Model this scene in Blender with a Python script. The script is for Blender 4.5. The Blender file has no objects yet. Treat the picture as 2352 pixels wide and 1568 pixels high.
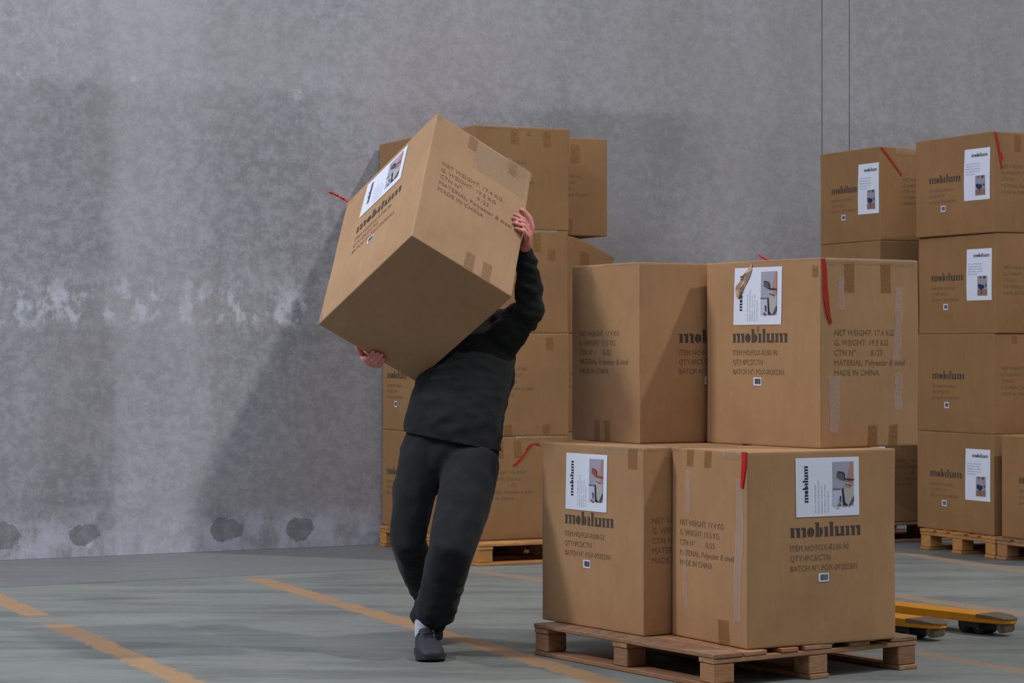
import bpy, bmesh, math, random
from mathutils import Vector, Matrix, noise
random.seed(7)
D = bpy.data
SC = bpy.context.scene
COL = SC.collection
PI = math.pi

# ------------------------------------------------------------------ camera
cam_d = D.cameras.new('camera'); cam = D.objects.new('camera', cam_d); COL.objects.link(cam)
cam_d.sensor_width = 36.0
cam_d.lens = 5320.8 / 2352 * 36
cam.location = (0, 0, 1.3)
cam.rotation_euler = (PI / 2 + 0.0034, 0, 0)
cam_d.clip_end = 200
cam_d.dof.use_dof = True
cam_d.dof.focus_distance = 9.6
cam_d.dof.aperture_fstop = 9.0
SC.camera = cam

# ------------------------------------------------------------------ world + light
w = D.worlds.new('world'); SC.world = w; w.use_nodes = True
bg = w.node_tree.nodes['Background']
bg.inputs[0].default_value = (0.66, 0.80, 1.0, 1); bg.inputs[1].default_value = 0.21

def area(name, loc, tgt, size, power, col, sy=None):
    l = D.lights.new(name, 'AREA'); l.energy = power; l.color = col; l.size = size
    if sy: l.shape = 'RECTANGLE'; l.size_y = sy
    o = D.objects.new(name, l); COL.objects.link(o); o.location = loc
    o.rotation_euler = (Vector(tgt) - Vector(loc)).to_track_quat('-Z', 'Y').to_euler()
    return o
area('skylight_right', (14.7, 7.7, 21.7), (-0.5, 14.0, 0.8), 0.9, 2500, (1.0, 0.96, 0.92))
area('skylight_left', (-8.6, 7.8, 8.4), (0.4, 10.6, 1.0), 1.3, 440, (1.0, 0.96, 0.92))
area('fill_light_left', (-6.5, 7.0, 9.0), (-2.0, 14.2, 1.5), 5.0, 400, (0.74, 0.84, 1.0))  # unseen bluish lamp added to lift the wall's shadowed part and left end
area('fill_light_front', (3.0, 3.0, 11.0), (0.8, 12.0, 1.2), 6.0, 300, (0.90, 0.95, 1.0))  # unseen soft lamp added as fill for the wall and right-hand faces

vs = SC.view_settings
vs.view_transform = 'Standard'; vs.look = 'None'; vs.gamma = 1.0; vs.use_curve_mapping = False
vs.exposure = 0.0
SC.cycles.use_denoising = True

# ------------------------------------------------------------------ node helpers
def s2l(c):
    return tuple(((v / 255) / 12.92 if v / 255 <= 0.04045 else ((v / 255 + 0.055) / 1.055) ** 2.4) for v in c) + (1,)

class NT:
    def __init__(s, name, rough=0.8, spec=0.3):
        s.m = D.materials.new(name); s.m.use_nodes = True; s.t = s.m.node_tree; s.n = s.t.nodes
        s.b = s.n['Principled BSDF']; s.b.inputs['Roughness'].default_value = rough
        s.b.inputs['Specular IOR Level'].default_value = spec
    def link(s, a, b): s.t.links.new(a, b)
    def set(s, sock, v):
        if isinstance(v, bpy.types.NodeSocket): s.link(v, sock)
        else: sock.default_value = v
    def math(s, op, a, b=0.0, c=0.0, clamp=False):
        n = s.n.new('ShaderNodeMath'); n.operation = op; n.use_clamp = clamp
        s.set(n.inputs[0], a); s.set(n.inputs[1], b); s.set(n.inputs[2], c); return n.outputs[0]
    def add(s, a, b): return s.math('ADD', a, b)
    def sub(s, a, b): return s.math('SUBTRACT', a, b)
    def mul(s, a, b): return s.math('MULTIPLY', a, b)
    def smooth(s, x, lo, hi, out0=0.0, out1=1.0):
        n = s.n.new('ShaderNodeMapRange'); n.interpolation_type = 'SMOOTHSTEP'
        s.set(n.inputs[0], x)
        for i, v in zip((1, 2, 3, 4), (lo, hi, out0, out1)): s.set(n.inputs[i], v)
        return n.outputs[0]
    def coord(s, kind='Object'):
        return s.n.new('ShaderNodeTexCoord').outputs[kind]
    def mapping(s, v, scale=(1, 1, 1), rot=(0, 0, 0), loc=(0, 0, 0)):
        n = s.n.new('ShaderNodeMapping'); s.link(v, n.inputs[0])
        n.inputs['Scale'].default_value = scale; n.inputs['Rotation'].default_value = rot; n.inputs['Location'].default_value = loc
        return n.outputs[0]
    def noise(s, v, scale, detail=4, rough=0.55, dist=0.0):
        n = s.n.new('ShaderNodeTexNoise'); s.link(v, n.inputs['Vector']); n.inputs['Scale'].default_value = scale
        n.inputs['Detail'].default_value = detail; n.inputs['Roughness'].default_value = rough
        n.inputs['Distortion'].default_value = dist; return n.outputs[0]
    def sep(s, v):
        n = s.n.new('ShaderNodeSeparateXYZ'); s.link(v, n.inputs[0]); return n.outputs
    def mix(s, f, a, b, mode='MIX'):
        n = s.n.new('ShaderNodeMix'); n.data_type = 'RGBA'; n.blend_type = mode
        s.set(n.inputs[0], f); s.set(n.inputs[6], a); s.set(n.inputs[7], b); return n.outputs[2]
    def bump(s, h, strength=0.3, dist=0.01):
        n = s.n.new('ShaderNodeBump'); s.link(h, n.inputs['Height']); n.inputs['Strength'].default_value = strength
        n.inputs['Distance'].default_value = dist; s.link(n.outputs[0], s.b.inputs['Normal'])
    def color(s, c): s.set(s.b.inputs['Base Color'], c)

def flat(name, rgb, rough=0.7, spec=0.3, var=0.12, scale=14, metal=0.0):
    t = NT(name, rough, spec); c = s2l(rgb); v = t.coord()
    n = t.noise(v, scale, 4)
    d = tuple(x * (1 - var) for x in c[:3]) + (1,); e = tuple(min(1, x * (1 + var)) for x in c[:3]) + (1,)
    t.color(t.mix(n, d, e)); t.b.inputs['Metallic'].default_value = metal
    return t.m

# ------------------------------------------------------------------ materials
def cardboard(name, rgb):
    t = NT(name, 0.72, 0.25); v = t.coord(); c = s2l(rgb)
    oi = t.n.new('ShaderNodeObjectInfo')
    n1 = t.noise(v, 2.2, 5, 0.6); n2 = t.noise(t.mapping(v, (1, 1, 0.25)), 22, 3); n3 = t.noise(v, 380, 2)
    lo = tuple(x * 0.90 for x in c[:3]) + (1,); hi = tuple(x * 1.10 for x in c[:3]) + (1,)
    col = t.mix(t.smooth(n1, 0.3, 0.7), lo, hi)
    col = t.mix(t.smooth(n2, 0.35, 0.75, 0.0, 0.22), col, (c[0] * 0.78, c[1] * 0.72, c[2] * 0.62, 1))
    col = t.mix(t.smooth(n3, 0.3, 0.7, 0.0, 0.14), col, (c[0] * 1.35, c[1] * 1.32, c[2] * 1.28, 1))
    col = t.mix(t.mul(oi.outputs['Random'], 0.25), col, (c[0] * 0.86, c[1] * 0.82, c[2] * 0.74, 1))
    t.color(col)
    z = t.sep(v)[2]
    wv = t.math('SINE', t.mul(z, 900.0))
    t.bump(t.add(t.mul(n1, 2.0), t.mul(n2, 0.4)), 0.35, 0.006)
    return t.m
M = {}
M['card'] = cardboard('cardboard', (180, 139, 101))
M['card_held'] = cardboard('cardboard_pale', (183, 146, 111))
M['card_back'] = cardboard('cardboard_dimmed', (156, 118, 80))  # darker cardboard copy: the dimmer light at the back put into its colour
M['paper'] = flat('label_paper', (232, 237, 255), 0.5, 0.3, 0.03)
M['ink'] = flat('black_print', (84, 76, 68), 0.8, 0.2, 0.15, 60)
M['ink_faded'] = flat('faded_print', (138, 112, 90), 0.8, 0.2, 0.2, 60)
M['ink_label'] = flat('label_print', (52, 50, 58), 0.6, 0.2, 0.1)
M['ink_small'] = flat('small_label_print', (156, 156, 176), 0.6, 0.2, 0.1)
M['red'] = flat('red_strap', (200, 20, 30), 0.45, 0.5, 0.25, 40)
M['dark_red'] = flat('dark_red_strap', (176, 44, 22), 0.45, 0.5, 0.25, 40)
M['inner'] = flat('torn_cardboard', (206, 172, 146), 0.9, 0.1, 0.25, 50)

def tape_mat(name, rgb, alpha, rough=0.28, bs=0.5):
    t = NT(name, rough, 0.6); v = t.coord(); c = s2l(rgb)
    n = t.noise(v, 30, 4)
    t.color(t.mix(n, tuple(x * 0.85 for x in c[:3]) + (1,), c))
    a = t.smooth(t.noise(t.mapping(v, (1, 1, 0.3), loc=(3, 1, 2)), 12, 4), 0.25, 0.8, alpha * 0.55, alpha)
    t.set(t.b.inputs['Alpha'], a)
    t.bump(t.noise(v, 55, 5, 0.7), bs, 0.01)
    return t.m
M['tape'] = tape_mat('brown_packing_tape', (168, 118, 62), 0.75)
M['tape_pale'] = tape_mat('gloss_scuffed_clear_tape', (226, 208, 200), 0.42, 0.4)  # pale colour paints gloss streaks as well as scuffs on the tape
M['tape_gloss'] = tape_mat('clear_tape', (215, 188, 158), 0.42, 0.10, 1.0)

def wood(name, rgb, rgb2):
    t = NT(name, 0.75, 0.25); v = t.coord(); oi = t.n.new('ShaderNodeObjectInfo')
    g = t.noise(t.mapping(v, (3, 3, 26)), 6, 5, 0.6, 1.0)
    g2 = t.noise(v, 5, 4)
    col = t.mix(t.smooth(g, 0.3, 0.7), s2l(rgb), s2l(rgb2))
    col = t.mix(t.smooth(g2, 0.45, 0.7, 0, 0.6), col, s2l((150, 108, 92)))
    col = t.mix(t.mul(oi.outputs['Random'], 0.5), col, s2l((176, 112, 62)))
    t.color(col); t.bump(g, 0.4, 0.003); return t.m
M['wood'] = wood('pallet_wood', (188, 150, 116), (150, 112, 80))
M['wood_orange'] = wood('yellow_pallet_wood', (208, 158, 96), (180, 124, 66))
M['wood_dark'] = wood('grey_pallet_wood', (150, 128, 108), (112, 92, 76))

M['yellow'] = flat('yellow_paint', (226, 150, 24), 0.4, 0.4, 0.2, 12)
M['steel'] = flat('worn_steel', (150, 140, 124), 0.35, 0.5, 0.3, 30, 0.7)
M['rubber'] = flat('black_rubber', (40, 42, 48), 0.6, 0.4, 0.2)

def cloth(name, rgb):
    t = NT(name, 0.9, 0.15); v = t.coord(); c = s2l(rgb)
    n = t.noise(v, 9, 5); n2 = t.noise(v, 420, 2)
    col = t.mix(n, tuple(x * 0.75 for x in c[:3]) + (1,), tuple(x * 1.3 for x in c[:3]) + (1,))
    t.color(col); t.bump(t.add(t.mul(n, 3), n2), 0.25, 0.006)
    t.b.inputs['Sheen Weight'].default_value = 0.08
    return t.m
M['sweat'] = cloth('black_sweatshirt_cloth', (33, 35, 37))
M['trous'] = cloth('black_trouser_cloth', (37, 39, 42))
M['shoe'] = flat('black_shoe', (50, 53, 62), 0.6, 0.3, 0.2)
M['sole'] = flat('dark_sole', (58, 62, 68), 0.7, 0.3, 0.2)
M['sock'] = flat('white_sock', (205, 205, 220), 0.9, 0.1, 0.1)
M['hair'] = flat('brown_hair', (52, 38, 30), 0.6, 0.3, 0.3, 60)
M['eye'] = flat('eye_white', (220, 215, 210), 0.2, 0.5, 0.02)
M['iris'] = flat('dark_iris', (40, 30, 25), 0.2, 0.5, 0.05)
def skin():
    t = NT('skin', 0.55, 0.35); v = t.coord()
    n = t.noise(v, 28, 4)
    t.color(t.mix(t.smooth(n, 0.3, 0.7), s2l((232, 162, 152)), s2l((212, 128, 124))))
    t.b.inputs['Subsurface Weight'].default_value = 0.08
    t.b.inputs['Subsurface Radius'].default_value = (0.01, 0.004, 0.002)
    t.bump(t.noise(v, 90, 4), 0.15, 0.002); return t.m
M['skin'] = skin()

# concrete wall: object x = metres along the wall, z = height
def wall_mat():
    t = NT('concrete_wall', 0.85, 0.25); v = t.coord(); x, y, z = t.sep(v)
    warp = t.noise(v, 1.6, 5, 0.6)
    xw = t.add(x, t.mul(t.sub(warp, 0.5), 0.35)); zw = t.add(z, t.mul(t.sub(t.noise(v, 2.3, 5, 0.6), 0.5), 0.3))
    dark, light = s2l((136, 137, 141)), s2l((190, 190, 200))
    mott = t.noise(t.mapping(v, (1, 1, 1.15)), 11, 9, 0.74, 0.0)      # fine blotches
    big = t.noise(t.mapping(v, (1.2, 1, 0.55)), 1.1, 5, 0.6)
    f = t.mul(t.smooth(big, 0.32, 0.68), 0.30)
    # upper pour lighter, lower pour darker
    up = t.smooth(t.add(z, t.mul(t.sub(warp, 0.5), 0.25)), 2.90, 3.02)
    f = t.add(f, t.mul(up, 0.22))
    # pale vertical band
    band = t.mul(t.smooth(xw, 0.62, 0.80), t.smooth(xw, 1.5, 1.15))
    f = t.add(f, t.mul(band, 0.32))
    d1 = t.mul(t.smooth(xw, 0.1, 0.4), t.smooth(xw, 0.80, 0.66)); f = t.sub(f, t.mul(t.mul(d1, t.sub(1.0, up)), 0.18))
    b2 = t.mul(t.smooth(xw, 5.15, 5.3), t.smooth(xw, 5.75, 5.5)); f = t.add(f, t.mul(t.mul(b2, t.sub(1.0, up)), 0.22))
    b3 = t.mul(t.smooth(xw, 3.6, 4.0), t.smooth(xw, 5.1, 4.7)); f = t.sub(f, t.mul(t.mul(b3, t.sub(1.0, up)), 0.3))
    lowp = t.smooth(z, 1.50, 1.44); f = t.sub(f, t.mul(t.mul(lowp, t.smooth(x, 0.3, 2.2)), 0.12))
    m2 = t.noise(t.mapping(v, (1, 1, 0.9), loc=(2, 7, 3)), 30, 6, 0.7)
    f = t.add(f, t.add(t.mul(t.smooth(mott, 0.41, 0.60), 0.34), t.mul(t.smooth(m2, 0.42, 0.62), 0.16)))
    f = t.math('MULTIPLY', f, 1.0, clamp=True)
    col = t.mix(f, dark, light)
    # fine dark hairline flecks
    fl = t.noise(t.mapping(v, (1, 1, 2.0), rot=(0, 0.6, 0)), 30, 7, 0.78, 0.2)
    col = t.mix(t.smooth(fl, 0.56, 0.68, 0, 0.32), col, s2l((126, 127, 130)))
    # warm / cool tint
    tint = t.noise(v, 0.8, 3)
    col = t.mix(t.smooth(tint, 0.35, 0.65, 0.0, 0.35), col, s2l((170, 163, 163)))
    col = t.mix(t.smooth(x, 2.0, 6.5, 0.0, 0.40), col, s2l((152, 148, 144)))  # cool left to warm right light painted into the wall colour
    # efflorescence above the lower joint and at the foot of the wall
    en = t.noise(t.mapping(v, (1.35, 1, 0.9)), 4.5, 9, 0.72)
    e1 = t.mul(t.mul(t.smooth(zw, 1.42, 1.50), t.smooth(zw, 1.86, 1.60)), t.smooth(x, 3.0, 2.0))
    e1 = t.mul(e1, t.smooth(en, 0.47, 0.58))
    col = t.mix(t.mul(e1, 0.8), col, s2l((206, 208, 220)))
    e2 = t.mul(t.smooth(zw, 0.34, 0.12), t.smooth(en, 0.36, 0.6))
    col = t.mix(t.mul(e2, 0.6), col, s2l((206, 208, 222)))
    e3 = t.mul(t.mul(t.smooth(t.noise(v, 2.9, 2), 0.70, 0.74), t.smooth(mott, 0.45, 0.6)), 0.7)
    col = t.mix(e3, col, s2l((208, 208, 214)))
    # chipped patches low on the wall
    hgt = t.mul(mott, 0.12)
    rag = t.mul(t.sub(t.noise(v, 11, 6, 0.65), 0.5), 1.5)
    for (cx, cz, rx, rz) in ((0.03, 0.15, 0.085, 0.085), (0.535, 0.135, 0.10, 0.062), (1.475, 0.135, 0.105, 0.075), (1.985, 0.122, 0.100, 0.072), (1.43, 0.25, 0.10, 0.05), (0.66, 0.22, 0.08, 0.07)):
        a = t.math('POWER', t.math('DIVIDE', t.sub(x, cx), rx), 2.0); b = t.math('POWER', t.math('DIVIDE', t.sub(z, cz), rz), 2.0)
        d = t.add(t.math('SQRT', t.add(a, b)), rag)
        k = t.smooth(d, 1.06, 0.96) if cz < 0.2 else t.smooth(d, 1.1, 0.7, 0, 0.5)
        col = t.mix(t.mul(k, 0.85), col, t.mix(t.smooth(mott, 0.4, 0.65), s2l((118, 121, 121)), s2l((146, 148, 151))))
        if cz < 0.2: hgt = t.sub(hgt, t.mul(k, 1.0))
    t.color(col); t.bump(hgt, 0.35, 0.010)
    return t.m
M['wall'] = wall_mat()

def floor_mat():
    t = NT('concrete_floor', 0.5, 0.35); v = t.coord(); x, y, z = t.sep(v)
    base = t.mix(t.smooth(t.noise(v, 0.9, 6, 0.6), 0.35, 0.65), s2l((107, 110, 106)), s2l((130, 133, 129)))
    st = t.noise(t.mapping(v, (0.5, 2.4, 1), rot=(0, 0, 0.10)), 1.6, 6, 0.62, 0.4)
    col = t.mix(t.smooth(st, 0.40, 0.62, 0, 0.55), base, s2l((145, 151, 148)))
    col = t.mix(t.smooth(st, 0.42, 0.30, 0, 0.55), col, s2l((104, 109, 118)))
    col = t.mix(t.smooth(t.noise(t.mapping(v, (1, 3, 1), loc=(5, 2, 0)), 7, 6, 0.7), 0.5, 0.75, 0, 0.35), col, s2l((128, 128, 128)))
    # strip along the wall, beyond the slab joint
    wd = Vector((0.887, 0.461)); nrm = Vector((-0.461, 0.887))
    off = nrm.dot(Vector((-2.799, 12.67)))
    dj = t.sub(t.add(t.mul(x, nrm.x), t.mul(y, nrm.y)), off)
    col = t.mix(t.smooth(dj, 0.0, 0.03, 0, 0.75), col, s2l((122, 122, 125)))
    dn = t.smooth(t.math('ABSOLUTE', dj), 0.045, 0.0)
    col = t.mix(t.mul(dn, 0.55), col, s2l((84, 86, 86)))
    # joint perpendicular to the wall
    # painted yellow lines
    rag = t.mul(t.sub(t.noise(v, 18, 6, 0.75), 0.5), 0.16)
    ragl = t.mul(t.sub(t.noise(v, 3, 3, 0.6), 0.5), 0.05)
    wear = t.smooth(t.noise(v, 4, 6, 0.7), 0.36, 0.48)
    L = (((-2.92, 12.62), (-0.5, 7.4), 0.125, 0.95), ((-1.46, 13.16), (1.2, 7.2), 0.13, 0.95),
         ((-0.22, 13.62), (0.32, 12.82), 0.11, 0.35), ((1.70, 12.85), (3.1, 10.3), 0.13, 0.55),
         ((2.42, 14.95), (3.5, 12.3), 0.12, 0.45), ((1.70, 10.05), (2.3, 8.9), 0.10, 0.35))
    for (p, q, wd_, st_) in L:
        p = Vector(p); q = Vector(q); d = (q - p); ln = d.length; d.normalize(); n = Vector((-d.y, d.x))
        per = t.math('ABSOLUTE', t.add(t.sub(t.add(t.mul(x, n.x), t.mul(y, n.y)), n.dot(p)), ragl))
        al = t.sub(t.add(t.mul(x, d.x), t.mul(y, d.y)), d.dot(p))
        m = t.smooth(t.add(per, rag), wd_ / 2 + 0.006, wd_ / 2 - 0.006)
        m = t.mul(m, t.mul(t.smooth(t.add(al, rag), -0.01, 0.02), t.smooth(al, ln + 0.02, ln - 0.02)))
        if p.x < -2.8: m = t.mul(m, t.sub(1.0, t.mul(t.mul(t.smooth(al, 1.35, 1.5), t.smooth(al, 1.95, 1.75)), 0.85)))
        m = t.mul(m, t.math('MULTIPLY_ADD', wear, 0.35, 0.65 * st_ if st_ > 0.9 else st_ * 0.5))
        pc = t.mix(t.noise(v, 5, 4), s2l((180, 138, 92)), s2l((168, 136, 108)))
        col = t.mix(m, col, pc)
    t.color(col)
    t.set(t.b.inputs['Roughness'], t.smooth(st, 0.3, 0.7, 0.62, 0.42))
    t.bump(t.noise(v, 40, 6), 0.08, 0.004)
    return t.m
M['floor'] = floor_mat()

# ------------------------------------------------------------------ mesh helpers
def link_obj(name, me, mats, parent=None, smooth=False):
    o = D.objects.new(name, me); COL.objects.link(o)
    for m in (mats if isinstance(mats, (list, tuple)) else [mats]): me.materials.append(m)
    if parent is not None: o.parent = parent
    if smooth:
        me.polygons.foreach_set('use_smooth', [True] * len(me.polygons))
    return o
def mesh(name, verts, faces, mats, parent=None, smooth=False, idx=None):
    me = D.meshes.new(name); me.from_pydata([tuple(v) for v in verts], [], faces); me.update()
    o = link_obj(name, me, mats, parent, smooth)
    if idx: me.polygons.foreach_set('material_index', idx)
    return o
def from_bm(name, bm, mats, parent=None, smooth=False):
    bmesh.ops.recalc_face_normals(bm, faces=bm.faces)
    me = D.meshes.new(name); bm.to_mesh(me); bm.free()
    return link_obj(name, me, mats, parent, smooth)
def bm_box(bm, lo, hi, bev=0.0, seg=1):
    r = bmesh.ops.create_cube(bm, size=1.0); vs_ = r['verts']
    for v in vs_:
        v.co = Vector([lo[i] + (v.co[i] + 0.5) * (hi[i] - lo[i]) for i in range(3)])
    if bev:
        es = {e for v in vs_ for e in v.link_edges}
        bmesh.ops.bevel(bm, geom=list(es), offset=bev, segments=seg, affect='EDGES', profile=0.6)
def box(name, lo, hi, mat, parent=None, bev=0.0, seg=1):
    bm = bmesh.new(); bm_box(bm, lo, hi, bev, seg); return from_bm(name, bm, mat, parent)
def bm_cyl(bm, p, q, r, r2=None, seg=20, bev=0.0):
    p = Vector(p); q = Vector(q); d = q - p
    rot = d.to_track_quat('Z', 'Y').to_matrix().to_4x4()
    res = bmesh.ops.create_cone(bm, cap_ends=True, segments=seg, radius1=r, radius2=r if r2 is None else r2, depth=d.length,
                          matrix=Matrix.Translation((p + q) / 2) @ rot)
    if bev:
        es = {e for v in res['verts'] for e in v.link_edges if len([f for f in e.link_faces if len(f.verts) > 4]) == 1}
        bmesh.ops.bevel(bm, geom=list(es), offset=bev, segments=2, affect='EDGES')
def empty(name, loc, rz=0.0, label=None, cat=None, group=None):
    o = D.objects.new(name, None); COL.objects.link(o); o.location = loc; o.rotation_euler = (0, 0, rz)
    o.empty_display_size = 0.1
    if label: o['label'] = label
    if cat: o['category'] = cat
    if group: o['group'] = group
    return o

# ------------------------------------------------------------------ setting
def struct(o): o['kind'] = 'structure'; return o
fl = struct(mesh('floor', [(-25, -8, 0), (30, -8, 0), (30, 35, 0), (-25, 35, 0)], [(0, 1, 2, 3)], M['floor']))
WYAW = math.atan2(0.461, 0.887)
def wall_piece(name, x0, x1, y0, y1):
    bm = bmesh.new(); bm_box(bm, (x0, y0, -0.002), (x1, y1, 9.0), 0.004)
    o = from_bm(name, bm, M['wall']); o.location = (-3.151, 14.263, 0); o.rotation_euler = (0, 0, WYAW)
    return struct(o)
fw = box('wall_front', (-25, -8.3, -0.002), (30, -8.0, 7.0), flat('dark_hall_wall', (120, 120, 118), 0.9, 0.1, 0.1, 1)); struct(fw)
wall_piece('wall_back', -14, 6.128, 0, 0.25)
wall_piece('trim_1', 6.134, 6.378, 0.004, 0.254)
wall_piece('wall_right', 6.384, 22, 0.0, 0.25)
g = box('trim_2', (6.0, 0.012, -0.002), (6.5, 0.16, 9.0), M['wall']); g.location = (-3.151, 14.263, 0); g.rotation_euler = (0, 0, WYAW); struct(g)

# ------------------------------------------------------------------ printing
def text_geo(s, cap):
    cu = D.curves.new('t', 'FONT'); cu.body = s; cu.size = 1.0; cu.resolution_u = 2
    o = D.objects.new('t', cu); COL.objects.link(o)
    dg = bpy.context.evaluated_depsgraph_get()
    me = D.meshes.new_from_object(o.evaluated_get(dg))
    vs_ = [(v.co.x, v.co.y) for v in me.vertices]; fs = [tuple(p.vertices) for p in me.polygons]
    D.objects.remove(o); D.curves.remove(cu); D.meshes.remove(me)
    k = cap / 0.69
    return [(x * k, y * k) for x, y in vs_], fs
def text_block(lines, cap, step, width):
    """lines -> one geometry, longest line scaled to width"""
    V = []; F = []; gs = [text_geo(l, cap) for l in lines]
    mx = max(max(v[0] for v in g[0]) for g in gs); k = width / mx
    for i, (vs_, fs) in enumerate(gs):
        b = len(V); V += [(x * k, y - i * step) for x, y in vs_]; F += [tuple(b + j for j in f) for f in fs]
    return V, F
def poly(P): return list(P)
def half_moon(cx, h, w, hole, side, n=14):
    out = []; inn = []
    for i in range(n + 1):
        a = -PI / 2 + PI * i / n
        out.append((cx + side * (w * math.cos(a)), h / 2 + h / 2 * 1.02 * math.sin(a)))
    for i in range(n, -1, -1):
        a = -PI / 2 + PI * i / n
        inn.append((cx + side * (hole * math.cos(a) + 0.02), h / 2 + h / 2 * 0.9 * math.sin(a)))
    return out, inn
def logo_geo(xh, width):
    V = []; F = []
    def add(P):
        b = len(V); V.extend(P); F.append(tuple(range(b, b + len(P))))
    def strip(A, B):
        b = len(V); V.extend(A); V.extend(reversed(B)); n = len(A)
        for i in range(n - 1): F.append((b + i, b + i + 1, b + n + i + 1, b + n + i))
    S = 0.43; x = 0.0
    def stem(x, h=1.0, foot=True, head=True):
        add([(x, 0.0), (x + S, 0.0), (x + S, h), (x, h)])
        if head: add([(x - 0.13, h * 1.0 - 0.02), (x - 0.13, h - 0.10), (x, h - 0.06), (x, h)])
        if foot: add([(x - 0.09, 0), (x + S + 0.09, 0), (x + S + 0.09, 0.05), (x - 0.09, 0.05)])
    def arch(x):
        A = []; B = []
        for i in range(9):
            a = PI * 0.75 - PI * 0.75 * i / 8
            A.append((x + 0.26 + 0.26 * math.cos(a) + 0.04, 0.74 + 0.28 * math.sin(a)))
            B.append((x + 0.22 + 0.10 * math.cos(a), 0.74 + 0.2 * math.sin(a)))
        strip(A, B)
    def m(x):
        stem(x); arch(x + S + 0.02); stem(x + 0.79, head=False); arch(x + 0.81 + S); stem(x + 1.58, head=False)
        return x + 2.01
    x = m(0.13) + 0.2
    for sd in (-1, 1):
        o_, i_ = half_moon(x + 0.46 + sd * 0.03, 1.0, 0.44, 0.12, sd); strip(o_, list(reversed(i_)))
    x += 0.92 + 0.24
    stem(x, 1.5); o_, i_ = half_moon(x + S + 0.10, 1.0, 0.44, 0.12, 1); strip(o_, list(reversed(i_))); x += S + 0.54 + 0.26
    stem(x, 1.0); x += S + 0.30
    stem(x, 1.5); x += S + 0.30
    stem(x, 1.0, foot=False); A = []; B = []
    for i in range(9):
        a = -PI + PI * 0.9 * i / 8
        A.append((x + 0.5 + 0.30 * math.cos(a) + 0.02, 0.26 + 0.28 * math.sin(a))); B.append((x + 0.52 + 0.12 * math.cos(a), 0.26 + 0.2 * math.sin(a)))
    strip(A, B); stem(x + 0.80, 1.0); x += 0.80 + S + 0.30
    x = m(x)
    k = width / x
    return [(a * k, b * xh) for a, b in V], F

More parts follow.
